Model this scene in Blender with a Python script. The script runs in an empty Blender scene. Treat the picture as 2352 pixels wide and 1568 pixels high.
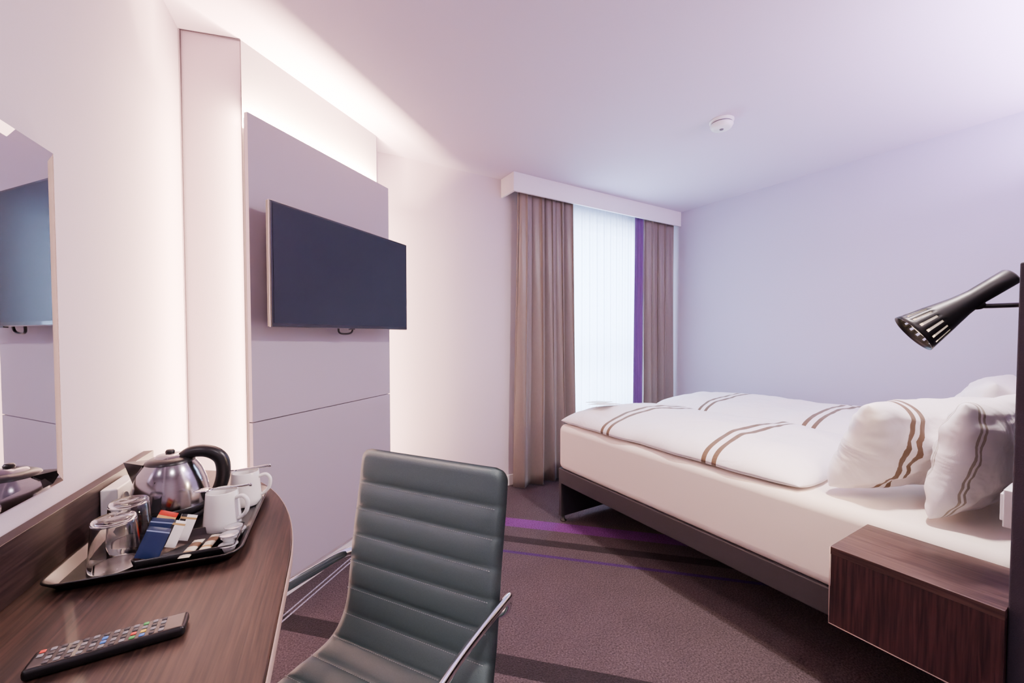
import bpy, bmesh, math, random
from mathutils import Vector, Matrix, noise
random.seed(3)
PI=math.pi
scene=bpy.context.scene
COL=scene.collection

# ---------------------------------------------------------------- materials
def L(c):
    """sRGB 0-255 -> linear"""
    out=[]
    for v in c:
        v=v/255.0
        out.append(v/12.92 if v<=0.04045 else ((v+0.055)/1.055)**2.4)
    return (out[0],out[1],out[2],1.0)

def base_mat(name):
    m=bpy.data.materials.new(name); m.use_nodes=True
    nt=m.node_tree
    return m,nt,nt.nodes['Principled BSDF']

def mat(name,col,rough=.5,metal=0,nscale=0,namt=0,bump=0,bscale=200,coat=0,sheen=0,trans=0,ior=1.45,emis=None,estr=0,spec=.5,stretch=(1,1,1)):
    m,nt,b=base_mat(name)
    c=L(col)
    b.inputs['Base Color'].default_value=c
    b.inputs['Roughness'].default_value=rough
    b.inputs['Metallic'].default_value=metal
    b.inputs['Coat Weight'].default_value=coat
    b.inputs['Sheen Weight'].default_value=sheen
    b.inputs['Transmission Weight'].default_value=trans
    b.inputs['IOR'].default_value=ior
    b.inputs['Specular IOR Level'].default_value=spec
    if emis:
        b.inputs['Emission Color'].default_value=L(emis)
        b.inputs['Emission Strength'].default_value=estr
    tc=nt.nodes.new('ShaderNodeTexCoord')
    mp=nt.nodes.new('ShaderNodeMapping'); mp.inputs['Scale'].default_value=stretch
    nt.links.new(tc.outputs['Object'],mp.inputs['Vector'])
    if namt>0:
        n=nt.nodes.new('ShaderNodeTexNoise'); n.inputs['Scale'].default_value=nscale; n.inputs['Detail'].default_value=4
        nt.links.new(mp.outputs['Vector'],n.inputs['Vector'])
        r=nt.nodes.new('ShaderNodeValToRGB')
        r.color_ramp.elements[0].position=.3; r.color_ramp.elements[1].position=.7
        r.color_ramp.elements[0].color=(c[0]*(1-namt),c[1]*(1-namt),c[2]*(1-namt),1)
        r.color_ramp.elements[1].color=(min(1,c[0]*(1+namt)),min(1,c[1]*(1+namt)),min(1,c[2]*(1+namt)),1)
        nt.links.new(n.outputs['Fac'],r.inputs['Fac'])
        nt.links.new(r.outputs['Color'],b.inputs['Base Color'])
    if bump>0:
        n2=nt.nodes.new('ShaderNodeTexNoise'); n2.inputs['Scale'].default_value=bscale; n2.inputs['Detail'].default_value=3
        nt.links.new(mp.outputs['Vector'],n2.inputs['Vector'])
        bp=nt.nodes.new('ShaderNodeBump'); bp.inputs['Strength'].default_value=bump; bp.inputs['Distance'].default_value=.002
        nt.links.new(n2.outputs['Fac'],bp.inputs['Height'])
        nt.links.new(bp.outputs['Normal'],b.inputs['Normal'])
    return m

def wood(name,dark,light,rough=.4,stretch=(40,2,40),coat=0,spec=.4):
    m,nt,b=base_mat(name)
    tc=nt.nodes.new('ShaderNodeTexCoord')
    mp=nt.nodes.new('ShaderNodeMapping'); mp.inputs['Scale'].default_value=stretch
    nt.links.new(tc.outputs['Object'],mp.inputs['Vector'])
    n=nt.nodes.new('ShaderNodeTexNoise'); n.inputs['Scale'].default_value=2.2; n.inputs['Detail'].default_value=7; n.inputs['Distortion'].default_value=.4
    nt.links.new(mp.outputs['Vector'],n.inputs['Vector'])
    r=nt.nodes.new('ShaderNodeValToRGB')
    r.color_ramp.elements[0].position=.36; r.color_ramp.elements[1].position=.66
    r.color_ramp.elements[0].color=L(dark); r.color_ramp.elements[1].color=L(light)
    nt.links.new(n.outputs['Fac'],r.inputs['Fac'])
    nt.links.new(r.outputs['Color'],b.inputs['Base Color'])
    bp=nt.nodes.new('ShaderNodeBump'); bp.inputs['Strength'].default_value=.25; bp.inputs['Distance'].default_value=.001
    nt.links.new(n.outputs['Fac'],bp.inputs['Height']); nt.links.new(bp.outputs['Normal'],b.inputs['Normal'])
    b.inputs['Roughness'].default_value=rough
    b.inputs['Coat Weight'].default_value=coat
    b.inputs['Specular IOR Level'].default_value=spec
    return m

def stripe_mat(name,base,stripes,rough=.8,nscale=300,namt=.06,bump=.2,bscale=300,sheen=0,blotch=0,dist=.003,wrinkle=0):
    """stripes: (vec, centre, half width, colour) bands in object space"""
    m,nt,b=base_mat(name)
    tc=nt.nodes.new('ShaderNodeTexCoord')
    cur=nt.nodes.new('ShaderNodeRGB'); cur.outputs[0].default_value=L(base); out=cur.outputs[0]
    for vec,c,hw,col in stripes:
        d=nt.nodes.new('ShaderNodeVectorMath'); d.operation='DOT_PRODUCT'; d.inputs[1].default_value=vec
        nt.links.new(tc.outputs['Object'],d.inputs[0])
        k=nt.nodes.new('ShaderNodeMath'); k.operation='COMPARE'; k.inputs[1].default_value=c; k.inputs[2].default_value=hw
        nt.links.new(d.outputs['Value'],k.inputs[0])
        mx=nt.nodes.new('ShaderNodeMix'); mx.data_type='RGBA'
        nt.links.new(k.outputs[0],mx.inputs['Factor']); nt.links.new(out,mx.inputs['A']); mx.inputs['B'].default_value=L(col)
        out=mx.outputs['Result']
    def mul(out,sc,amt):
        nn=nt.nodes.new('ShaderNodeTexNoise'); nn.inputs['Scale'].default_value=sc; nn.inputs['Detail'].default_value=3
        nt.links.new(tc.outputs['Object'],nn.inputs['Vector'])
        mr=nt.nodes.new('ShaderNodeMapRange'); mr.inputs['From Min'].default_value=.3; mr.inputs['From Max'].default_value=.7
        mr.inputs['To Min'].default_value=1-amt; mr.inputs['To Max'].default_value=1+amt
        nt.links.new(nn.outputs['Fac'],mr.inputs['Value'])
        vm=nt.nodes.new('ShaderNodeVectorMath'); vm.operation='SCALE'
        nt.links.new(out,vm.inputs[0]); nt.links.new(mr.outputs['Result'],vm.inputs['Scale'])
        return vm.outputs['Vector']
    out=mul(out,nscale,namt)
    if blotch: out=mul(out,6,blotch)
    nt.links.new(out,b.inputs['Base Color'])
    bp=nt.nodes.new('ShaderNodeBump'); bp.inputs['Strength'].default_value=bump; bp.inputs['Distance'].default_value=dist
    n2=nt.nodes.new('ShaderNodeTexNoise'); n2.inputs['Scale'].default_value=bscale
    nt.links.new(tc.outputs['Object'],n2.inputs['Vector'])
    nt.links.new(n2.outputs['Fac'],bp.inputs['Height'])
    last=bp
    if wrinkle:
        n3=nt.nodes.new('ShaderNodeTexNoise'); n3.inputs['Scale'].default_value=5; n3.inputs['Detail'].default_value=3; n3.inputs['Distortion'].default_value=1.2
        nt.links.new(tc.outputs['Object'],n3.inputs['Vector'])
        bp2=nt.nodes.new('ShaderNodeBump'); bp2.inputs['Strength'].default_value=wrinkle; bp2.inputs['Distance'].default_value=.04
        nt.links.new(n3.outputs['Fac'],bp2.inputs['Height']); nt.links.new(bp.outputs['Normal'],bp2.inputs['Normal']); last=bp2
    nt.links.new(last.outputs['Normal'],b.inputs['Normal'])
    b.inputs['Roughness'].default_value=rough; b.inputs['Sheen Weight'].default_value=sheen
    b.inputs['Specular IOR Level'].default_value=.3
    return m

# ---------------------------------------------------------------- geometry helpers
def group(name,loc=(0,0,0),rz=0,rot=None):
    e=bpy.data.objects.new(name,None); COL.objects.link(e); e.empty_display_size=.05
    e.location=loc; e.rotation_euler=rot if rot else (0,0,rz)
    return e

def mobj(name,verts,faces,m,parent=None,smooth=False,bevel=0,sub=0,solid=0,seg=3):
    me=bpy.data.meshes.new(name); me.from_pydata([tuple(v) for v in verts],[],faces); me.update()
    bm=bmesh.new(); bm.from_mesh(me); bmesh.ops.recalc_face_normals(bm,faces=bm.faces); bm.to_mesh(me); bm.free()
    if m: me.materials.append(m)
    o=bpy.data.objects.new(name,me); COL.objects.link(o)
    if parent: o.parent=parent
    if smooth:
        for p in me.polygons: p.use_smooth=True
    if solid:
        md=o.modifiers.new('s','SOLIDIFY'); md.thickness=solid; md.offset=0
    if bevel:
        md=o.modifiers.new('b','BEVEL'); md.width=bevel; md.segments=seg; md.limit_method='ANGLE'; md.angle_limit=.6
        for p in me.polygons: p.use_smooth=True
        w=o.modifiers.new('w','WEIGHTED_NORMAL'); w.keep_sharp=True
    if sub:
        md=o.modifiers.new('ss','SUBSURF'); md.levels=sub; md.render_levels=sub
    return o

def box(name,x0,x1,y0,y1,z0,z1,m,parent=None,bevel=0,seg=3):
    v=[(x,y,z) for z in (z0,z1) for x,y in ((x0,y0),(x1,y0),(x1,y1),(x0,y1))]
    f=[(0,1,2,3),(4,5,6,7),(0,1,5,4),(1,2,6,5),(2,3,7,6),(3,0,4,7)]
    return mobj(name,v,f,m,parent,bevel=bevel,seg=seg)

def boxes(name,lst,m,parent=None,bevel=0):
    V=[];F=[]
    for (x0,x1,y0,y1,z0,z1) in lst:
        o=len(V)
        V+=[(x,y,z) for z in (z0,z1) for x,y in ((x0,y0),(x1,y0),(x1,y1),(x0,y1))]
        F+=[tuple(i+o for i in f) for f in [(0,1,2,3),(4,5,6,7),(0,1,5,4),(1,2,6,5),(2,3,7,6),(3,0,4,7)]]
    return mobj(name,V,F,m,parent,bevel=bevel)

def prism(name,pts,z0,z1,m,parent=None,bevel=0,seg=3):
    n=len(pts)
    V=[(x,y,z0) for x,y in pts]+[(x,y,z1) for x,y in pts]
    F=[tuple(range(n)),tuple(range(n,2*n))]+[(i,(i+1)%n,n+(i+1)%n,n+i) for i in range(n)]
    return mobj(name,V,F,m,parent,bevel=bevel,seg=seg)

def lathe(name,prof,m,parent=None,loc=(0,0,0),seg=48,axis=None,smooth=True,sub=0,bevel=0):
    V=[];F=[]
    for r,z in prof:
        for i in range(seg):
            a=2*PI*i/seg; V.append(Vector((max(r,1e-4)*math.cos(a),max(r,1e-4)*math.sin(a),z)))
    for j in range(len(prof)-1):
        for i in range(seg):
            k=(i+1)%seg
            F.append((j*seg+i,j*seg+k,(j+1)*seg+k,(j+1)*seg+i))
    if axis is not None:
        q=Vector((0,0,1)).rotation_difference(Vector(axis).normalized())
        V=[q@v for v in V]
    V=[v+Vector(loc) for v in V]
    return mobj(name,V,F,m,parent,smooth=smooth,sub=sub,bevel=bevel)

def smooth_path(pts,n=8):
    P=[Vector(p) for p in pts]; out=[]
    for i in range(len(P)-1):
        p0=P[max(i-1,0)];p1=P[i];p2=P[i+1];p3=P[min(i+2,len(P)-1)]
        for k in range(n):
            t=k/n
            out.append(.5*((2*p1)+(-p0+p2)*t+(2*p0-5*p1+4*p2-p3)*t*t+(-p0+3*p1-3*p2+p3)*t**3))
    out.append(P[-1]); return out

def tube(name,pts,r,m,parent=None,seg=12,n=8,rx=None,smooth=True,closed=False):
    P=smooth_path(pts,n) if n>1 else [Vector(p) for p in pts]
    V=[];F=[]
    up=Vector((0,0,1))
    N=len(P)
    prevn=None
    for i,p in enumerate(P):
        t=(P[min(i+1,N-1)]-P[max(i-1,0)]).normalized()
        if prevn is None:
            a=up if abs(t.dot(up))<.95 else Vector((1,0,0))
            nrm=(a-t*a.dot(t)).normalized()
        else:
            nrm=(prevn-t*prevn.dot(t)).normalized()
        prevn=nrm; bi=t.cross(nrm)
        rr=r(i/(N-1)) if callable(r) else r
        ry=rx if rx else rr
        for k in range(seg):
            a=2*PI*k/seg
            V.append(p+nrm*rr*math.cos(a)+bi*ry*math.sin(a))
    for i in range(N-1):
        for k in range(seg):
            l=(k+1)%seg
            F.append((i*seg+k,i*seg+l,(i+1)*seg+l,(i+1)*seg+k))
    F.append(tuple(range(seg))); F.append(tuple((N-1)*seg+k for k in range(seg)))
    return mobj(name,V,F,m,parent,smooth=smooth)

def area_light(name,loc,size,size_y,energy,color,direction,parent=None,spread=PI):
    l=bpy.data.lights.new(name,'AREA'); l.shape='RECTANGLE'; l.size=size; l.size_y=size_y
    l.energy=energy; l.color=color; l.spread=spread
    o=bpy.data.objects.new(name,l); COL.objects.link(o); o.location=loc
    o.rotation_euler=Vector(direction).to_track_quat('-Z','Y').to_euler()
    if parent: o.parent=parent
    return o

# ---------------------------------------------------------------- palette
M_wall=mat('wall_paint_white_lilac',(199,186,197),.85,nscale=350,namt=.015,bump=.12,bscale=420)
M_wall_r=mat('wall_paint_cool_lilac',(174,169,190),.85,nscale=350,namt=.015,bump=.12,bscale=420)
M_ceil=mat('ceiling_paint',(202,190,208),.9,nscale=200,namt=.01,bump=.05,bscale=300)
M_trim=mat('trim_white',(232,226,230),.45,nscale=60,namt=.01)
M_panel=mat('panel_laminate_grey_lilac',(168,159,171),.5,nscale=500,namt=.02,bump=.05,bscale=600)
M_line=mat('joint_dark',(80,70,78),.7,nscale=50,namt=.05)
M_black=mat('black_plastic',(18,18,20),.32,nscale=300,namt=.08)
M_blackm=mat('black_matte_metal',(16,16,18),.42,metal=.2,nscale=300,namt=.06)
M_tray=mat('tray_black_melamine',(13,12,14),.3,nscale=200,namt=.08,coat=.1)
M_chrome=mat('chrome',(225,225,228),.08,metal=1,nscale=20,namt=.02)
M_steel=mat('brushed_steel',(165,162,165),.16,metal=1,nscale=40,namt=.05,stretch=(1,1,14))
M_screen=mat('tv_screen_glass',(30,35,44),.22,nscale=5,namt=.03,spec=.35)
M_bezel=mat('tv_bezel',(14,14,18),.2,nscale=100,namt=.05,coat=.4)
M_alu=mat('tv_edge_aluminium',(120,112,118),.3,metal=.9,nscale=100,namt=.03)
M_porc=mat('porcelain',(238,235,232),.18,nscale=20,namt=.01,coat=.4)
M_white_pl=mat('white_plastic',(235,233,233),.35,nscale=60,namt=.01)
M_leather=mat('leather_grey_green',(90,108,107),.36,nscale=260,namt=.05,bump=.25,bscale=700)
M_curtain=mat('curtain_taupe_satin',(116,104,98),.36,nscale=260,namt=.06,bump=.15,bscale=600,sheen=.2,stretch=(1,1,.15))
M_purple=mat('curtain_lining_purple',(86,38,112),.5,nscale=200,namt=.06,sheen=.3)
M_bedbase=mat('bed_valance_cream',(238,227,216),.8,nscale=500,namt=.02,bump=.12,bscale=500)
M_frame=mat('bed_frame_grey_leatherette',(46,44,49),.5,nscale=250,namt=.08,bump=.2,bscale=500)
M_headb=mat('headboard_dark_fabric',(40,33,44),.8,nscale=300,namt=.12,bump=.3,bscale=500)
M_desk=wood('desk_wenge_wood',(27,18,17),(60,42,36),.38,(70,3,70),coat=.0,spec=.22)
M_deskv=wood('upstand_wenge_wood',(32,22,23),(54,40,39),.45,(3,3,60),spec=.2)
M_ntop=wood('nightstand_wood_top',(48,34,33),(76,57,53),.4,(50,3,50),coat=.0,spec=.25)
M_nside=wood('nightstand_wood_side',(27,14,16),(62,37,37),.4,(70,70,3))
M_edge=mat('edge_banding_light',(176,150,140),.4,nscale=80,namt=.04)
M_paper=mat('paper',(236,236,230),.6,nscale=20,namt=.02)

def glass_mat(name):
    m,nt,b=base_mat(name)
    b.inputs['Base Color'].default_value=(1,1,1,1)
    b.inputs['Roughness'].default_value=.02; b.inputs['Transmission Weight'].default_value=1; b.inputs['IOR'].default_value=1.45
    n=nt.nodes.new('ShaderNodeTexNoise'); n.inputs['Scale'].default_value=8
    mr=nt.nodes.new('ShaderNodeMapRange'); mr.inputs['To Min'].default_value=.0; mr.inputs['To Max'].default_value=.04
    nt.links.new(n.outputs['Fac'],mr.inputs['Value']); nt.links.new(mr.outputs['Result'],b.inputs['Roughness'])
    return m
M_glass=glass_mat('clear_glass')

def window_glass():
    m=bpy.data.materials.new('window_pane_glass'); m.use_nodes=True; nt=m.node_tree; nt.nodes.clear()
    o=nt.nodes.new('ShaderNodeOutputMaterial'); mx=nt.nodes.new('ShaderNodeMixShader')
    t=nt.nodes.new('ShaderNodeBsdfTransparent'); g=nt.nodes.new('ShaderNodeBsdfGlossy'); g.inputs['Roughness'].default_value=.02
    mx.inputs[0].default_value=.06
    nt.links.new(t.outputs[0],mx.inputs[1]); nt.links.new(g.outputs[0],mx.inputs[2]); nt.links.new(mx.outputs[0],o.inputs[0]); return m
M_pane=window_glass()

def sheer_mat():
    m=bpy.data.materials.new('sheer_voile'); m.use_nodes=True; nt=m.node_tree; nt.nodes.clear()
    o=nt.nodes.new('ShaderNodeOutputMaterial'); mx=nt.nodes.new('ShaderNodeMixShader'); mx2=nt.nodes.new('ShaderNodeMixShader')
    t=nt.nodes.new('ShaderNodeBsdfTransparent'); tr=nt.nodes.new('ShaderNodeBsdfTranslucent'); d=nt.nodes.new('ShaderNodeBsdfDiffuse')
    tr.inputs[0].default_value=(.86,.92,1,1); d.inputs[0].default_value=(.84,.88,.97,1)
    n=nt.nodes.new('ShaderNodeTexNoise'); n.inputs['Scale'].default_value=60
    mr=nt.nodes.new('ShaderNodeMapRange'); mr.inputs['To Min'].default_value=.6; mr.inputs['To Max'].default_value=.78
    nt.links.new(n.outputs['Fac'],mr.inputs['Value']); nt.links.new(mr.outputs['Result'],mx.inputs[0])
    mx2.inputs[0].default_value=.3
    nt.links.new(tr.outputs[0],mx2.inputs[1]); nt.links.new(d.outputs[0],mx2.inputs[2])
    nt.links.new(t.outputs[0],mx.inputs[1]); nt.links.new(mx2.outputs[0],mx.inputs[2]); nt.links.new(mx.outputs[0],o.inputs[0]); return m
M_sheer=sheer_mat()

dg=(1,1,0); dg2=(-1,1,0)
M_carpet=stripe_mat('carpet_mauve_brown',(68,58,63),[
    (dg,3.70,.085,(92,44,108)),(dg,3.39,.05,(36,29,34)),(dg,3.185,.018,(54,28,82)),
    (dg,2.07,.065,(32,26,31)),(dg,1.2,.05,(92,44,108)),(dg,.8,.1,(36,29,34)),
    (dg2,1.955,.006,(150,148,170)),(dg2,1.99,.006,(150,148,170))],
    rough=.95,nscale=150,namt=.6,bump=1.0,bscale=160,blotch=.08,dist=.005)

# ---------------------------------------------------------------- room shell
H=2.5
def wall(name,p0,p1,m,th=.12,z0=0,z1=H):
    a=Vector(p0);b=Vector(p1);t=(b-a).normalized();n=Vector((-t.y,t.x))
    pts=[a,b,b+n*th,a+n*th]
    return prism(name,[(p.x,p.y) for p in pts],z0,z1,m)
C1=(-.278,2.184);C2=(-.062,2.121);C3=(.628,2.678);C3b=(.690,2.90)
XR=3.667;YW=2.90
box('floor',-1.3,4.0,-1.7,3.2,-.1,0,M_carpet)
box('ceiling',-1.3,4.0,-1.7,3.2,H,H+.1,M_ceil)
wall('wall_left',(-.789,-1.42),C1,M_wall)
wall('wall_niche',C1,C2,M_wall)
wall('wall_tv',C2,C3,M_trim)
wall('wall_tv_return',C3,C3b,M_wall)
WX0,WX1,WZ0,WZ1=2.1,3.4,.42,2.30
boxes('wall_window',[(.62,WX0,YW,YW+.22,0,H),(WX1,XR+.12,YW,YW+.22,0,H),(WX0,WX1,YW,YW+.22,0,WZ0),(WX0,WX1,YW,YW+.22,WZ1,H)],M_wall)
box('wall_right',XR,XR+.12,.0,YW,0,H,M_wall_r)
box('wall_head',1.40,XR,.0,.12,0,H,M_wall)
box('wall_corridor',1.40,1.52,-1.4,0,0,H,M_wall)
box('wall_back',-.92,1.52,-1.54,-1.42,0,H,M_wall)
def baseboard(name,p0,p1,h=.085,th=.014):
    a=Vector(p0);b=Vector(p1);t=(b-a).normalized();n=Vector((t.y,-t.x))
    pts=[a,b,b+n*th,a+n*th]
    return prism(name,[(p.x,p.y) for p in pts],0,h,M_trim)
baseboard('baseboard_window',(.70,YW),(3.65,YW))
baseboard('baseboard_left',(-.779,-1.40),(-.281,2.16))
baseboard('baseboard_tv',(-.045,2.134),C3,h=.10,th=.03)
box('baseboard_right',XR-.014,XR,.2,2.88,0,.085,M_trim)
e=group('trim_1',(0,0,0))
tube('niche_joint',[(-.272,2.176,0.0),(-.272,2.176,2.499)],.0022,M_line,e,seg=6,n=1)
tube('niche_joint_ceiling',[(-.274,2.176,2.497),(-.063,2.116,2.497)],.002,M_line,e,seg=6,n=1)
tube('niche_joint_inner',[(-.0635,2.1195,0.0),(-.0635,2.1195,2.499)],.0016,M_line,e,seg=6,n=1)

# window
w=group('window_1',(0,0,0))
fr=.06
boxes('frame',[(WX0,WX1,YW+.1,YW+.16,WZ0,WZ0+fr),(WX0,WX1,YW+.1,YW+.16,WZ1-fr,WZ1),(WX0,WX0+fr,YW+.1,YW+.16,WZ0,WZ1),
   (WX1-fr,WX1,YW+.1,YW+.16,WZ0,WZ1),(WX0,WX1,YW+.1,YW+.16,1.03,1.10)],M_trim,w)
box('pane',WX0+fr,WX1-fr,YW+.125,YW+.131,WZ0+fr,WZ1-fr,M_pane,w)
box('sill',WX0-.04,WX1+.04,YW-.03,YW+.1,WZ0-.03,WZ0,M_trim,w,bevel=.004)

# pelmet
p=group('curtain_pelmet',(0,0,0))
boxes('boards',[(1.66,XR-.002,2.70,2.718,2.355,2.499),(1.66,1.678,2.718,YW-.002,2.355,2.499),(1.678,XR-.002,2.718,YW-.002,2.481,2.499)],M_trim,p)
boxes('rails',[(1.70,3.64,2.765,2.785,2.46,2.481),(1.70,3.64,2.83,2.85,2.46,2.481)],M_white_pl,p)

# curtains
def curtain(name,x0,x1,y,z0,z1,folds,amp,m,parent,flare=0,seed=0,nx=160,nz=26,leanl=0,leanr=0):
    V=[];F=[]
    for j in range(nz+1):
        tz=j/nz; z=z0+(z1-z0)*tz
        k=1-tz
        for i in range(nx+1):
            u=i/nx
            ph=u*folds*2*PI+.9*math.sin(u*7+seed)+.25*math.sin(tz*4+u*5+seed)
            a=amp*(.6+.4*k)*(1+.35*math.sin(u*13+seed*2))
            yy=y+a*math.sin(ph)+.006*math.sin(3*ph+tz*3)
            xx=x0+(x1-x0)*u+.3*amp*math.sin(2*ph)
            xx+=-leanl*k*(1-u)+leanr*k*u
            V.append((xx,yy,z))
    for j in range(nz):
        for i in range(nx):
            a=j*(nx+1)+i; F.append((a,a+1,a+nx+2,a+nx+1))
    return mobj(name,V,F,m,parent,smooth=True,solid=.003)
c=group('curtain',(2.0,2.77,0)); 
curtain('drape',1.745-2,2.27-2,0,.012,2.458,4.6,.040,M_curtain,c,seed=1,leanl=.03,leanr=.05)
c=group('curtain',(3.4,2.77,0))
curtain('drape',3.20-3.4,3.60-3.4,0,.012,2.458,3.8,.038,M_curtain,c,seed=3.3,leanl=0,leanr=.02)
curtain('lining_edge',3.065-3.4,3.185-3.4,.0,.012,2.458,.8,.014,M_purple,c,seed=2,leanl=.0,leanr=0,nx=24)
c=group('sheer_curtain',(2.7,2.845,0))
curtain('voile',-.55,.55,0,.02,2.458,13,.014,M_sheer,c,seed=.7,nx=260)

# exterior balcony
ex=group('balcony_railing',(2.7,3.9,0))
M_rail=mat('railing_grey',(150,160,172),.5,nscale=30,namt=.05)
boxes('rails',[(-1.6,1.8,0,.04,1.08,1.12),(-1.6,1.8,0,.04,.5,.54)]+[(x*.12-1.6,x*.12-1.585,.01,.03,.5,1.1) for x in range(28)],M_rail,ex)
box('slab',-1.7,1.9,-.6,.1,.2,.35,M_rail,ex)

# ---------------------------------------------------------------- TV wall
TVF=math.atan2(.557,.690)
tvw=group('tv_wall_panel',(C2[0],C2[1],0),TVF)
boxes('upper_panel',[(-.032,.910,-.072,-.052,.873,2.17)],M_panel,tvw,bevel=.001)
boxes('lower_panel',[(-.032,.910,-.072,-.052,.105,.869)],M_panel,tvw,bevel=.001)
box('joint_backing',-.030,.908,-.052,-.048,.12,2.15,M_line,tvw)
boxes('spacers',[(.12,.16,-.048,-.003,.15,2.0),(.74,.78,-.048,-.003,.15,2.0)],M_trim,tvw)
M_led=mat('led_strip',(255,235,215),.5,emis=(255,214,180),estr=8,nscale=9,namt=.01)
led=group('led_strip_light',(C2[0],C2[1],0),TVF)
box('strip_top',.0,.87,-.034,-.026,2.120,2.126,M_led,led)
box('strip_left',-.010,-.004,-.046,-.040,.2,2.10,M_led,led)
box('strip_right',.850,.856,-.034,-.026,.2,2.10,M_led,led)
WARM=(1,.65,.45)
area_light('lamp_top',(.435,-.028,2.13),.87,.02,116,WARM,(0,0,1),led)
area_light('lamp_left',(-.016,-.036,1.2),.02,2.0,68,WARM,(-1,.45,0),led)
area_light('lamp_right',(.862,-.028,1.2),.02,2.0,46,WARM,(1,0,0),led)

# TV
tv=group('television',(.392,2.258,1.54),math.atan2(.554,.7355))
box('housing',-.462,.462,-.004,.010,-.262,.262,M_black,tv,bevel=.003)
box('side_trim',-.4635,.4635,-.012,-.004,-.2635,.2635,M_alu,tv,bevel=.002)
box('bezel',-.461,.461,-.016,-.010,-.261,.261,M_bezel,tv,bevel=.002)
box('screen',-.451,.451,-.0175,-.014,-.246,.252,M_screen,tv)
box('rear_bulge',-.28,.28,.010,.045,-.2,.12,M_black,tv,bevel=.01)
box('wall_bracket',-.12,.12,.045,.098,-.12,.12,M_blackm,tv)
tube('cable',[(-.05,.03,-.235),(-.045,.035,-.28),(0,.04,-.29),(.045,.035,-.28),(.05,.03,-.235)],.005,M_black,tv)
box('sensor',-.015,.015,-.014,0,-.268,-.262,M_black,tv)

# ---------------------------------------------------------------- left wall frame: x=d (out of wall), y=s (along)
LA=-math.radians(8.0)
LO=Vector((-.575,.083,0))
cL,sL=math.cos(LA),math.sin(LA)
def LW(d,s,z=0): return (LO.x+cL*d-sL*s, LO.y+sL*d+cL*s, z)

desk=group('desk',LO,LA)
DW=.483
pts=[(.004,-.85),(DW,-.85),(DW,.99)]
for i in range(1,25):
    a=i/24*PI/2
    pts.append((.004+(DW-.004)*math.cos(a)**1.0, .99+.85*math.sin(a)))
prism('top',pts,.712,.75,M_desk,desk,bevel=.003)
ed=[(DW+.0015,-.85,.7325),(DW+.0015,.99,.7325)]+[(.004+(DW-.0025)*math.cos(i/24*PI/2),.99+.8515*math.sin(i/24*PI/2),.7325) for i in range(1,25)]
tube('edge_band',ed,.015,M_edge,desk,seg=8,n=1,rx=.0022)
box('upstand',.004,.030,-.85,1.685,.7505,.866,M_deskv,desk,bevel=.001)
box('leg_panel_far',.02,.34,1.30,1.33,0.0,.712,M_deskv,desk)
box('leg_panel_near',.02,.46,-.82,-.79,0.0,.712,M_deskv,desk)

# mirror
mir=group('wall_mirror',LO,LA)
M_mirror=mat('mirror_silver',(235,235,240),.01,metal=1,nscale=3,namt=.005)
M_mback=mat('mirror_backing',(120,118,122),.4,nscale=30,namt=.03)
def mirror_mesh():
    y0,y1,z0,z1=.30,1.234,.915,1.640; b=.026
    V=[(.016,y0,z0),(.016,y1,z0),(.016,y1,z1),(.016,y0,z1),(.0185,y0+b,z0+b),(.0185,y1-b,z0+b),(.0185,y1-b,z1-b),(.0185,y0+b,z1-b)]
    F=[(4,5,6,7),(0,1,5,4),(1,2,6,5),(2,3,7,6),(3,0,4,7)]
    mobj('bevelled_glass',V,F,M_mirror,mir)
    box('backing',.004,.0158,y0,y1,z0,z1,M_mback,mir)
mirror_mesh()

# socket
so=group('power_socket',LW(.031,1.43,.808),LA)
box('housing',.0,.035,-.085,.045,-.042,.042,M_white_pl,so,bevel=.004)
M_sock=mat('socket_grey',(150,148,152),.4,nscale=30,namt=.02)
for k,yy in enumerate((-.050,.012)):
    lathe('recess_%d'%k,[(.0235,.0),(.0225,.0015),(.021,-.0),(.0205,-.001),(.0001,-.001)],M_sock,so,loc=(.0365,yy,0),axis=(1,0,0),seg=28)
    for q in (-.009,.009):
        lathe('pin_hole',[(.0001,0),(.003,0),(.003,.0008),(.0001,.0008)],M_black,so,loc=(.0368,yy+q,0),axis=(1,0,0),seg=10)

# ---- tray (everything on it is placed relative to its centre)
TZ=.7505
OD,OS=-.008,-.008
tr=group('serving_tray',LW(.230+OD,1.265+OS,TZ),LA)
def TW(d,s,z=0): return LW(d+OD,s+OS,z)
def rrect(hx,hy,r,z,n=6):
    out=[]
    for cx,cy,a0 in ((hx-r,hy-r,0),(-hx+r,hy-r,PI/2),(-hx+r,-hy+r,PI),(hx-r,-hy+r,1.5*PI)):
        for i in range(n+1):
            a=a0+i/n*PI/2; out.append((cx+r*math.cos(a),cy+r*math.sin(a),z))
    return out
def loft(name,rings,m,parent,cap=True,smooth=True,cap_top=True):
    V=[];F=[];n=len(rings[0])
    for r in rings: V+=r
    for j in range(len(rings)-1):
        for i in range(n):
            k=(i+1)%n; F.append((j*n+i,j*n+k,(j+1)*n+k,(j+1)*n+i))
    if cap: F.append(tuple(range(n)))
    if cap_top: F.append(tuple((len(rings)-1)*n+i for i in range(n)))
    return mobj(name,V,F,m,parent,smooth=smooth)
hx,hy=.165,.225
o=loft('tray_body',[rrect(hx-.018,hy-.018,.03,0),rrect(hx-.004,hy-.004,.035,.016),rrect(hx,hy,.038,.020),rrect(hx-.001,hy-.001,.038,.0225),rrect(hx-.006,hy-.006,.034,.021),rrect(hx-.02,hy-.02,.028,.005)],M_tray,tr)
for pl in o.data.polygons:
    if len(pl.vertices)>4: pl.use_smooth=False
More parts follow.
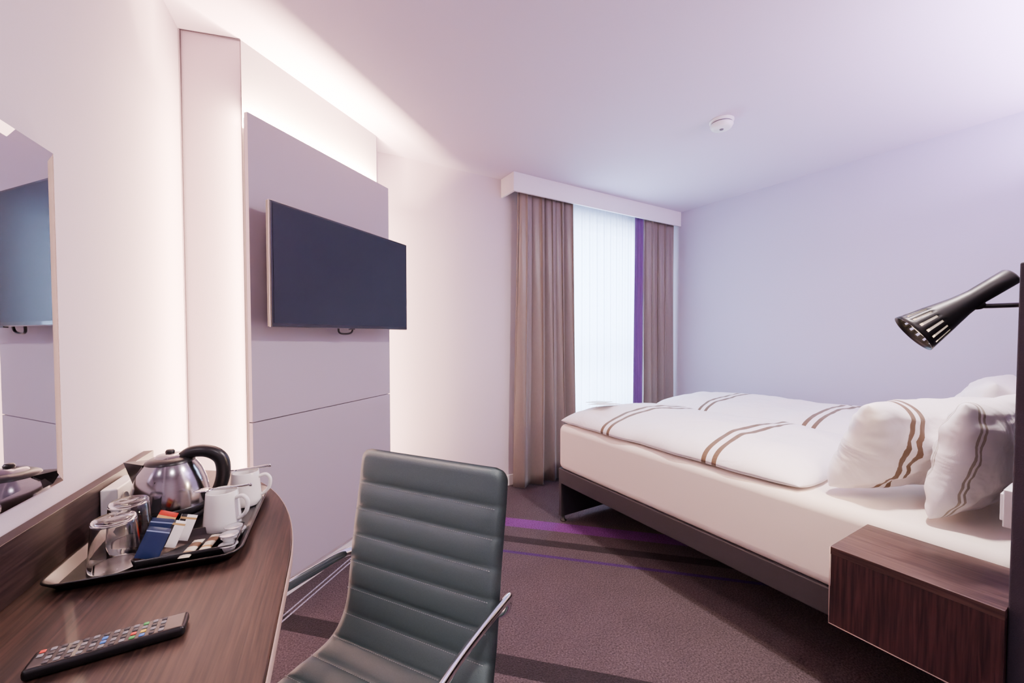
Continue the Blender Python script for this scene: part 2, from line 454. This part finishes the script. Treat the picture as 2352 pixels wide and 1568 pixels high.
loft('sachet_holder',[rrect(.088,.060,.008,.0),rrect(.092,.064,.01,.018),rrect(.089,.061,.008,.018),rrect(.086,.058,.007,.003)],M_tray,tr).location=(.055,-.120,.0052)

# ---- kettle
KX=TW(.180,1.365)
ke=group('electric_kettle',(KX[0],KX[1],TZ+.006),math.radians(-14))
lathe('power_base',[(.0001,0),(.078,0),(.08,.006),(.076,.016),(.06,.018),(.0001,.018)],M_black,ke)
lathe('steel_body',[(.074,.020),(.083,.024),(.0855,.034),(.084,.065),(.077,.098),(.068,.124),(.058,.142),(.052,.150)],M_steel,ke)
lathe('lower_ring',[(.070,.018),(.0835,.020),(.087,.028),(.087,.038),(.085,.040)],M_black,ke)
lathe('lid',[(.054,.148),(.052,.154),(.042,.160),(.024,.163),(.0001,.164)],M_black,ke)
lathe('lid_steel_cap',[(.034,.160),(.029,.167),(.012,.171),(.0001,.172)],M_steel,ke)
lathe('lid_knob',[(.009,.169),(.011,.175),(.008,.180),(.0001,.181)],M_black,ke,seg=20)
tube('handle',[(.026,0,.156),(.050,0,.170),(.088,0,.168),(.116,0,.146),(.121,0,.104),(.108,0,.060),(.083,0,.036)],lambda t:.014+.004*math.sin(t*PI),M_black,ke,rx=.016)
mobj('spout',[(-.048,-.028,.150),(-.048,.028,.150),(-.102,0,.154),(-.068,-.026,.094),(-.068,.026,.094),(-.086,0,.104),(-.048,0,.151)],
     [(0,2,5,3),(1,4,5,2),(3,5,4),(0,6,2),(6,1,2)],M_black,ke,smooth=False)
mobj('water_gauge',[(-.005,-.0885,.045),(.015,-.0875,.045),(.012,-.068,.115),(-.005,-.069,.115)],[(0,1,2,3)],M_black,ke,solid=.004)

# ---- cups
M_foil=mat('foil',(205,205,208),.25,metal=.7,nscale=60,namt=.08)
def cup(d,s,hrot):
    P=TW(d,s); g=group('coffee_mug',(P[0],P[1],TZ+.006),hrot)
    lathe('body',[(.0001,0),(.038,0),(.041,.003),(.0405,.02),(.036,.07),(.034,.092),(.033,.094),(.0315,.092),(.0335,.07),(.038,.02),(.036,.008),(.0001,.006)],M_porc,g)
    tube('handle',[(.034,0,.076),(.052,0,.080),(.063,0,.066),(.060,0,.042),(.046,0,.026),(.037,0,.024)],.0048,M_porc,g,rx=.006)
    return g
cup(.322,1.235,math.radians(-30)); cup(.346,1.385,math.radians(-14))
def spoon(d,s,z,rz,tilt,name='teaspoon'):
    P=TW(d,s); g=group(name,(P[0],P[1],z),rot=(0,tilt,rz))
    tube('stem',[(-.062,0,.004),(-.02,0,.001),(.03,0,.0)],lambda t:.0045-.0015*t,M_chrome,g,rx=.002,n=4)
    V=[];F=[];
    for j in range(6):
        for i in range(16):
            a=i/16*2*PI; r=j/5
            V.append((.044+.021*r*math.cos(a),.0145*r*math.sin(a),-.0045*r*r+.004))
    for j in range(5):
        for i in range(16): F.append((j*16+i,j*16+(i+1)%16,(j+1)*16+(i+1)%16,(j+1)*16+i))
    mobj('bowl',V,F,M_chrome,g,smooth=True,solid=.001)
spoon(.326,1.235,TZ+.1042,math.radians(165),0); spoon(.348,1.385,TZ+.1042,math.radians(175),0)

# ---- glasses
def tumbler(d,s):
    P=TW(d,s); g=group('water_glass',(P[0],P[1],TZ+.0055),0)
    lathe('bowl',[(.043,0),(.0435,.002),(.042,.02),(.036,.098),(.033,.102),(.0001,.103),(.0001,.096),(.032,.095),(.0345,.090),(.0403,.02),(.0415,.001),(.043,0)],M_glass,g)
tumbler(.156,1.122); tumbler(.144,1.224)

# ---- sachets
def sachet(name,loc,rot,w,h,t,cols):
    g=group(name,loc,rot=rot)
    V=[];F=[];nx=8;ny=10
    for sgn in (1,-1):
        for j in range(ny+1):
            for i in range(nx+1):
                u=i/nx*2-1;v=j/ny*2-1
                V.append((u*w/2,sgn*t/2*math.sqrt(max(0,(1-u**4)*(1-v**4))),v*h/2))
    n=(nx+1)*(ny+1)
    for k in (0,n):
        for j in range(ny):
            for i in range(nx):
                a=k+j*(nx+1)+i; F.append((a,a+1,a+nx+2,a+nx+1))
    mobj('packet',V,F,cols,g,smooth=True); return g
M_navy=stripe_mat('packet_navy',(20,34,72),[((0,0,1),.022,.0012,(120,134,170))],rough=.35,nscale=30,namt=.05,bump=0)
M_red=stripe_mat('packet_red',(190,52,40),[((0,0,1),.010,.005,(226,180,110))],rough=.35,nscale=30,namt=.03,bump=0)
M_bw=stripe_mat('packet_black_white',(222,218,216),[((1,0,0),-.010,.0055,(26,24,28)),((0,0,1),.020,.0022,(160,130,80))],rough=.4,nscale=40,namt=.02,bump=0)
M_stick=stripe_mat('sugar_stick_print',(214,206,182),[((1,0,0),.012,.010,(92,66,44)),((1,0,0),-.022,.004,(150,120,70))],rough=.5,nscale=90,namt=.1,bump=0)
zb=TZ+.010
for i,(d,s,m_,nm,lean,rl_,dz,w_,h_) in enumerate([(.224,1.110,M_navy,'tea_sachet',.35,.45,0,.042,.062),(.222,1.140,M_navy,'tea_sachet',.25,.40,.008,.042,.062),(.220,1.182,M_red,'tea_sachet',.15,.50,.014,.036,.050),(.246,1.150,M_bw,'coffee_sachet',.3,.45,-.002,.032,.056),(.262,1.172,M_bw,'coffee_sachet',.2,.40,.0,.032,.056)]):
    sachet(nm,TW(d,s,zb+.034+dz),(-lean,rl_,math.radians(12)),w_,h_,.006,m_)
def stick(d,s,rz):
    P=TW(d,s,zb+.004); g=group('sugar_stick',P,rz)
    V=[];F=[];n=12
    for j in range(n+1):
        v=j/n*2-1; k=math.sqrt(max(0,1-v**6))
        for i in range(10):
            a=i/10*2*PI; V.append((v*.042,.011*math.cos(a),.004*k*math.sin(a)+.002))
    for j in range(n):
        for i in range(10): F.append((j*10+i,j*10+(i+1)%10,(j+1)*10+(i+1)%10,(j+1)*10+i))
    mobj('paper_tube',V,F,M_stick,g,smooth=True)
stick(.290,1.115,math.radians(76)); stick(.320,1.13,math.radians(76))
def creamer(d,s,z):
    P=TW(d,s,z); g=group('coffee_creamer',P)
    lathe('cup',[(.0001,0),(.012,0),(.0165,.013),(.0165,.0135)],M_white_pl,g,seg=24)
    lathe('foil_lid',[(.0001,.0148),(.018,.0145),(.0195,.0138),(.018,.0135)],M_foil,g,seg=24)
for d,s,z in [(.362,1.095,0),(.358,1.135,0),(.364,1.175,0),(.360,1.115,.015),(.360,1.157,.015)]:
    creamer(d,s,TZ+.0065+z)

# ---- remote control
P=LW(.256,.822,.7505)
rc=group('remote_control',P,LA+math.radians(7))
box('shell',-.092,.092,-.024,.024,0,.017,M_black,rc,bevel=.006)
bt=mat('button_grey',(120,118,122),.5,nscale=50,namt=.05)
cl={'r':mat('button_red',(205,50,40),.4,nscale=50,namt=.03),'g':mat('button_green',(60,150,70),.4,nscale=50,namt=.03),'y':mat('button_yellow',(220,180,60),.4,nscale=50,namt=.03),'b':mat('button_blue',(60,110,190),.4,nscale=50,namt=.03),'k':mat('button_dark',(54,53,57),.5,nscale=50,namt=.03)}
for i in range(13):
    x=-.081+i*.0118
    for j in range(4):
        y=(j-1.5)*.0098
        key='k'
        if i==0 and j==3: key='r'
        elif i==0 and j<2: continue
        if i==6 and j in (1,2): key='b'
        if i==9: key=('g','r','k','k')[j]
        if i==10: key=('b','y','k','g')[j]
        box('button',x-.0036,x+.0036,y-.0034,y+.0034,.0165,.0185,cl[key] if key!='k' or (i+j)%2 else bt,rc,bevel=.001,seg=1)

# ---------------------------------------------------------------- office chair
ch=group('office_chair',(.110,.828,0),math.radians(-56.2))
path=smooth_path([(.0,.300,.930),(0,.284,.832),(0,.262,.715),(0,.246,.605),(0,.232,.528),(0,.195,.466),(0,.12,.444),(0,0,.440),(0,-.12,.446),(0,-.20,.448),(0,-.245,.425)],14)
S=[0]
for i in range(1,len(path)): S.append(S[-1]+(path[i]-path[i-1]).length)
T=S[-1]
def at(s):
    s=max(0,min(T-1e-6,s))
    for i in range(1,len(S)):
        if S[i]>=s:
            t=(s-S[i-1])/(S[i]-S[i-1]); p=path[i-1].lerp(path[i],t)
            i0=max(i-2,0);i1=min(i+1,len(path)-1)
            return p,(path[i1]-path[i0]).normalized()
    return path[-1],(path[-1]-path[-2]).normalized()
seams=[.085]; 
while seams[-1]+.066<T-.03: seams.append(seams[-1]+.066)
NS=190;NXc=28
V=[];F=[]
def halfw(s):
    k=min(1,s/.03); sm=max(0,min(1,(s-.40)/.22)); sm=sm*sm*(3-2*sm)
    r=.224+.028*sm
    e=1-.14*(1-math.sqrt(max(0,1-(1-k)**2)))
    kk=min(1,(T-s)/.05); e2=1-.12*(1-math.sqrt(max(0,1-(1-kk)**2)))
    return r*e*e2
for side in (0,1):
    for a in range(NS+1):
        s=T*a/NS; p,t=at(s)
        nrm=Vector((0,t.z,-t.y)).normalized()
        if nrm.y>0.2 or nrm.z<-0.2: nrm=-nrm
        ds=min(abs(s-q) for q in seams)
        bulge=.011*math.sqrt(max(0,1-(1-min(1,ds/.033))**2))
        for b in range(NXc+1):
            u=b/NXc*2-1
            edge=math.sqrt(max(0,1-abs(u)**8))
            endk=math.sqrt(max(0,1-(1-min(1,min(s,T-s)/.016))**2))
            if side==0: off=(.014*edge*endk+bulge*min(1,(1-abs(u))/.10)*endk)
            else: off=-.016*edge*endk
            q=p+nrm*off
            V.append((u*halfw(s),q.y,q.z))
n=(NS+1)*(NXc+1)
for k in (0,n):
    for a in range(NS):
        for b in range(NXc):
            i=k+a*(NXc+1)+b; F.append((i,i+1,i+NXc+2,i+NXc+1))
def bi(k,a,b): return k+a*(NXc+1)+b
for a in range(NS):
    F.append((bi(0,a,0),bi(0,a+1,0),bi(n,a+1,0),bi(n,a,0)))
    F.append((bi(0,a,NXc),bi(0,a+1,NXc),bi(n,a+1,NXc),bi(n,a,NXc)))
for b in range(NXc):
    F.append((bi(0,0,b),bi(0,0,b+1),bi(n,0,b+1),bi(n,0,b)))
    F.append((bi(0,NS,b),bi(0,NS,b+1),bi(n,NS,b+1),bi(n,NS,b)))
mobj('ribbed_seat_shell',V,F,M_leather,ch,smooth=True)
M_thread=mat('stitch_thread',(165,172,172),.6,nscale=300,namt=.1)
stv=[];stf=[]
for q in seams[:-1]:
    p,t=at(q+.0045); nrm=Vector((0,t.z,-t.y)).normalized()
    if nrm.y>0.2 or nrm.z<-0.2: nrm=-nrm
    hw=halfw(q)*.92; N=70
    for i in range(N):
        x=-hw+2*hw*i/N; o=len(stv)
        c=p+nrm*.0205
        for dx,dt in ((0,-.0006),(hw*2/N*.6,-.0006),(hw*2/N*.6,.0006),(0,.0006)):
            stv.append((x+dx,c.y+t.y*dt,c.z+t.z*dt))
        stf.append((o,o+1,o+2,o+3))
mobj('stitching',stv,stf,M_thread,ch,solid=.001)
for sx,nm in ((-1,'arm_left'),(1,'arm_right')):
    X=.240*sx
    tube(nm,[(.170*sx,.276,.590),(.205*sx,.280,.594),(.228*sx,.282,.612),(.236*sx,.276,.640),(X,.235,.655),(X,.05,.660),(X*1.06,-.12,.660),(X*1.08,-.19,.648),(X*1.1,-.215,.59),(X*1.1,-.19,.51),(X*1.06,-.12,.425),(X*.6,-.05,.400),(X*.2,-.02,.398)],.0075,M_chrome,ch,rx=.013)
lathe('column',[(.0001,.08),(.028,.08),(.028,.26),(.018,.262),(.018,.39),(.0001,.39)],M_chrome,ch)
box('mechanism',-.09,.09,-.10,.10,.380,.415,M_black,ch,bevel=.006)
for k in range(5):
    a=k*2*PI/5+.5; dx,dy=math.cos(a),math.sin(a)
    tube('leg_%d'%(k+1),[(dx*.02,dy*.02,.105),(dx*.15,dy*.15,.095),(dx*.28,dy*.28,.072)],lambda t:.016-.005*t,M_chrome,ch,n=5)
    lathe('caster_%d'%(k+1),[(.0001,-.018),(.026,-.018),(.029,-.010),(.029,.010),(.026,.018),(.0001,.018)],M_black,ch,loc=(dx*.28,dy*.28,.030),axis=(-dy,dx,0),seg=24)
    box('caster_stem_%d'%(k+1),dx*.28-.006,dx*.28+.006,dy*.28-.006,dy*.28+.006,.045,.075,M_black,ch)

# ---------------------------------------------------------------- bed
BX0,BX1,BY0,BY1=1.676,3.47,.20,2.165
bed=group('bed',(0,0,0))
box('box_mattress',BX0,BX1,BY0,BY1,.352,.655,M_bedbase,bed,bevel=.045,seg=7)
boxes('frame_rails',[(BX0+.004,BX0+.034,BY0,BY1-.004,.258,.358),(BX1-.034,BX1-.004,BY0,BY1-.004,.258,.358),(BX0+.034,BX1-.034,BY1-.034,BY1-.004,.258,.358)],M_frame,bed,bevel=.006)
box('frame_deck',BX0+.034,BX1-.034,BY0,BY1-.034,.30,.352,M_frame,bed)
boxes('foot_board',[(BX0+.006,BX1-.006,BY1-.032,BY1-.006,.035,.258)],M_frame,bed,bevel=.003)
boxes('head_board_support',[(BX0+.05,BX1-.05,BY0+.05,BY0+.08,.035,.30)],M_frame,bed)
for k,(x,y) in enumerate([(BX0+.035,BY1-.02),(BX1-.035,BY1-.02),(BX0+.07,BY0+.065),(BX1-.07,BY0+.065)]):
    lathe('foot_glider_%d'%(k+1),[(.0001,0),(.022,0),(.022,.006),(.010,.012),(.010,.036),(.0001,.036)],M_black,bed,loc=(x,y,0),seg=20)

def duvet(name,x0,x1,y0,y1,z0,h,seed):
    g=group(name,((x0+x1)/2,(y0+y1)/2,z0))
    cy=(y0+y1)/2
    st=[]
    for c in (1.733,1.089):
        for dlt in (-.025,.025):
            st.append(((0,1,0),c+dlt-cy,.011,(94,74,54)))
    m=stripe_mat('duvet_cover_'+str(seed),(238,232,236),st,rough=.75,nscale=6,namt=.008,bump=.08,bscale=400,sheen=.2,wrinkle=.3)
    nx,ny=80,150;V=[];F=[]
    hx=(x1-x0)/2;hy=(y1-y0)/2
    for side in (0,1):
        for j in range(ny+1):
            for i in range(nx+1):
                u=i/nx*2-1;v=j/ny*2-1
                u=math.sin(u*PI/2);v=math.sin(v*PI/2)
                e=max(0,(1-abs(u)**3.0))**.5*max(0,(1-abs(v)**7))**.5
                wob=noise.noise(Vector((u*1.6+seed,v*3.2,seed)))*.020+noise.noise(Vector((u*4,v*7+seed,seed*2)))*.008+noise.noise(Vector((u*9+v*4,v*16+seed,seed*2)))*.003
                ox=hx*u+ .016*noise.noise(Vector((v*5,seed,0)))*abs(u)
                oy=hy*v+ .014*noise.noise(Vector((u*4,seed,5)))*abs(v)
                rr=1-.03*(abs(u)*abs(v))**6
                if side==0: z=.02+(h-.02)*e+wob*(e)
                else: z=.02*(1-e**.5)
                V.append((ox*rr,oy*rr,z))
    n=(nx+1)*(ny+1)
    for k in (0,n):
        for j in range(ny):
            for i in range(nx):
                a=k+j*(nx+1)+i; F.append((a,a+1,a+nx+2,a+nx+1))
    def id(k,j,i): return k+j*(nx+1)+i
    for j in range(ny):
        for i in (0,nx): F.append((id(0,j,i),id(0,j+1,i),id(n,j+1,i),id(n,j,i)))
    for i in range(nx):
        for j in (0,ny): F.append((id(0,j,i),id(0,j,i+1),id(n,j,i+1),id(n,j,i)))
    mobj('cover',V,F,m,g,smooth=True)
duvet('duvet',1.685,2.56,.72,2.175,.656,.125,1.3)
duvet('duvet',2.58,3.44,.68,2.185,.656,.135,4.1)

def pillow(loc,rot,w,h,t,seed,stripes=None,sc=(104,82,60),sw=.009):
    g=group('pillow',loc,rot=rot)
    st=[((1,0,0),c,sw,sc) for c in (stripes or [])]
    m=stripe_mat('pillowcase_%s'%seed,(238,231,232),st,rough=.75,nscale=6,namt=.008,bump=.08,bscale=400,sheen=.2,wrinkle=.5)
    nx,ny=56,46;V=[];F=[]
    for side in (1,-1):
        for j in range(ny+1):
            for i in range(nx+1):
                u=math.sin((i/nx*2-1)*PI/2);v=math.sin((j/ny*2-1)*PI/2)
                e=(max(0,1-u*u)**.42)*(max(0,1-v*v)**.42)
                x=u*w/2*(1-.06*(1-v*v)*abs(u))*(1-.05*(abs(u)*abs(v))**4); y=v*h/2*(1-.07*(1-u*u)*abs(v))*(1-.05*(abs(u)*abs(v))**4)
                wr=noise.noise(Vector((u*2.5+seed,v*2.5,side*3+seed)))*.028+noise.noise(Vector((u*6+seed,v*6,side*3)))*.014
                V.append((x,y,side*(t/2*e)+wr*e))
    n=(nx+1)*(ny+1)
    for k in (0,n):
        for j in range(ny):
            for i in range(nx):
                a=k+j*(nx+1)+i; F.append((a,a+1,a+nx+2,a+nx+1))
    o=mobj('cushion',V,F,m,g,smooth=True)
    bm=bmesh.new(); bm.from_mesh(o.data); bmesh.ops.remove_doubles(bm,verts=bm.verts,dist=.0004); bm.to_mesh(o.data); bm.free()
    return g
R=math.radians
pillow((2.04,.505,.850),(R(112),R(0),R(-18)),.66,.36,.21,1,stripes=[-.180,-.145])
pillow((2.07,.325,.860),(R(101),0,R(-6)),.70,.39,.17,2,stripes=[-.30,-.285],sc=(160,148,134),sw=.004)
pillow((2.98,.50,.870),(R(112),0,R(4)),.72,.38,.20,3)
pillow((2.98,.33,.880),(R(101),0,R(0)),.74,.41,.16,4)

lf=group('leaflet',(1.92,1.98,.790),rot=(R(-3),R(4),R(20)))
box('sheet',-.10,.10,-.07,.07,0,.0012,M_paper,lf)
box('folded_sheet',.02,.19,.03,.15,.002,.0045,mat('leaflet_print',(226,232,220),.5,nscale=25,namt=.05),lf)

# headboard
hb=group('headboard',(0,0,0))
box('padded_board',1.410,XR-.003,.122,.19,.0,1.40,M_headb,hb,bevel=.004)
sk=group('light_switch',(1.53,.1905,.835))
box('plate',-.05,.04,0,.022,-.045,.045,M_white_pl,sk,bevel=.003)
box('rocker',-.04,-.008,.022,.028,-.032,.032,M_white_pl,sk,bevel=.002)
box('rocker_2',-.002,.032,.022,.028,-.032,.032,M_white_pl,sk,bevel=.002)

# nightstand
ns=group('nightstand',(0,0,0))
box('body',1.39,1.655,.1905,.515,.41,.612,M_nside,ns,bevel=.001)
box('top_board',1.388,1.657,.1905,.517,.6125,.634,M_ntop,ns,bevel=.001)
tube('edge_line',[(1.3885,.5165,.41),(1.3885,.5165,.634)],.0014,M_edge,ns,seg=6,n=1)
tube('edge_line_bottom',[(1.3885,.5165,.41),(1.3885,.193,.41)],.0014,M_edge,ns,seg=6,n=1)

# reading lamp
rl=group('reading_lamp',(0,0,0))
A=Vector((1.632,.232,1.393)); B=Vector((1.540,.392,1.246)); ax=(B-A).normalized(); Ln=(B-A).length
q=Vector((0,0,1)).rotation_difference(ax)
seg=48
prof=[(.0001,0),(.020,0),(.0225,.004),(.0225,.045),(.0225,.080),(.0235,.088),(.028,.115),(.0345,.140),(.0405,.162),(.0430,.172),(.0535,.214),(.0552,.220),(.0572,.228)]
V=[];F=[]
for r,z in prof:
    for i in range(seg):
        a=2*PI*i/seg; V.append(A+q@Vector((r*math.cos(a),r*math.sin(a),z*Ln/.228)))
for j in range(len(prof)-1):
    for i in range(seg):
        if j==9 and i%3==0: continue
        k=(i+1)%seg; F.append((j*seg+i,j*seg+k,(j+1)*seg+k,(j+1)*seg+i))
mobj('slotted_shade',V,F,M_blackm,rl,smooth=True,solid=.0012)
M_inner=mat('shade_inner_white_glow',(235,225,215),.6,nscale=60,namt=.02,emis=(255,225,195),estr=.6)  # white lining; weak emission stands in for bulb light behind the slots
lathe('inner_reflector',[(.018,.105),(.032,.145),(.0395,.176),(.0495,.214)],M_inner,rl,loc=A,axis=ax,seg=36)
M_bulb=mat('bulb_warm',(255,240,220),.4,emis=(255,230,200),estr=14,nscale=5,namt=.01)
lathe('bulb',[(.0001,0),(.014,.004),(.018,.018),(.014,.034),(.0001,.040)],M_bulb,rl,loc=A+ax*(Ln*.62),axis=ax,seg=24)
J=A+ax*(Ln*.33)
tube('arm',[(1.632,.19,1.318),(1.628,.23,1.318),(1.612,.275,1.318),(J.x,J.y,J.z-.022)],.0065,M_blackm,rl,n=6)
lathe('wall_mount',[(.0001,0),(.032,0),(.032,.012),(.0001,.014)],M_blackm,rl,loc=(1.632,.1905,1.318),axis=(0,1,0),seg=32)
lathe('tilt_joint',[(.0001,-.014),(.012,-.014),(.012,.014),(.0001,.014)],M_blackm,rl,loc=(J.x,J.y,J.z-.024),axis=(1,.5,0),seg=20)
sl=bpy.data.lights.new('lamp_beam','SPOT'); sl.energy=46; sl.color=(1,.70,.45); sl.spot_size=R(130); sl.spot_blend=.9; sl.shadow_soft_size=.02
so_=bpy.data.objects.new('lamp_beam',sl); COL.objects.link(so_); so_.parent=rl
so_.location=A+ax*(Ln*.95); so_.rotation_euler=ax.to_track_quat('-Z','Y').to_euler()

# smoke detector
sd=group('smoke_detector',(2.315,1.44,H))
lathe('base_plate',[(.0001,0),(.066,0),(.066,-.008),(.060,-.010)],M_white_pl,sd)
lathe('vented_body',[(.060,-.010),(.061,-.014),(.057,-.016),(.057,-.022),(.062,-.024),(.062,-.029),(.054,-.044),(.044,-.050),(.0001,-.051)],M_white_pl,sd)
M_vent=mat('vent_dark',(90,86,94),.6,nscale=30,namt=.05)
lathe('vent_slot',[(.0575,-.0160),(.0588,-.0190),(.0575,-.0220)],M_vent,sd)
lathe('test_button',[(.0001,-.054),(.010,-.054),(.012,-.050)],M_vent,sd,seg=20)

# ---------------------------------------------------------------- ceiling fixtures & lights
def unseen_ceiling_lamp(x,y,r,energy,color):
    g=group('unseen_ceiling_lamp',(x,y,H))
    lathe('ring',[(r+.012,-.001),(r+.012,-.02),(r,-.022),(r,-.012),(r,-.001)],M_trim,g)
    lathe('diffuser',[(.0001,-.012),(r,-.012),(r,-.010)],mat('lamp_diffuser',(250,245,250),.5,emis=(255,240,250),estr=3,nscale=5,namt=.01),g)
    l=bpy.data.lights.new('unseen_ceiling_lamp_light','AREA'); l.shape='DISK'; l.size=2*r; l.energy=energy; l.color=color
    o=bpy.data.objects.new('unseen_ceiling_lamp_light',l); COL.objects.link(o); o.parent=g; o.location=(0,0,-.024)
unseen_ceiling_lamp(1.60,.52,.05,80,(1,.83,.79))
unseen_ceiling_lamp(.25,-.3,.14,18,(1,.83,.88))  # added fill light behind the camera, with an invented fixture
cv=group('cove_light',(0,0,0))
box('shelf',1.9,XR-.003,.121,.20,2.10,2.118,M_trim,cv)
box('strip',1.95,3.6,.15,.158,2.119,2.125,mat('led_violet',(240,220,255),.5,emis=(225,190,255),estr=5,nscale=5,namt=.01),cv)
area_light('cove_lamp',(2.8,.165,2.14),1.6,.03,62,(.80,.56,1),(0,.2,1),cv)

# daylight
area_light('window_daylight',((WX0+WX1)/2,YW+.2,(WZ0+WZ1)/2),WX1-WX0-.1,WZ1-WZ0-.1,180,(.62,.78,1),(0,-1,-.02))
wd=bpy.data.worlds.new('World'); scene.world=wd; wd.use_nodes=True
nt=wd.node_tree; bg=nt.nodes['Background']
bg.inputs[0].default_value=(.82,.90,1,1); bg.inputs[1].default_value=2.5

# ---------------------------------------------------------------- camera
cd=bpy.data.cameras.new('camera'); cd.sensor_width=36; cd.sensor_fit='HORIZONTAL'; cd.lens=36*940/2352
cd.clip_start=.02
cam=bpy.data.objects.new('camera',cd); COL.objects.link(cam)
cam.location=(0,0,1.24); cam.rotation_euler=(R(90-1.6),0,-math.atan2(.52,.854))
cd.shift_y=.00565
scene.camera=cam
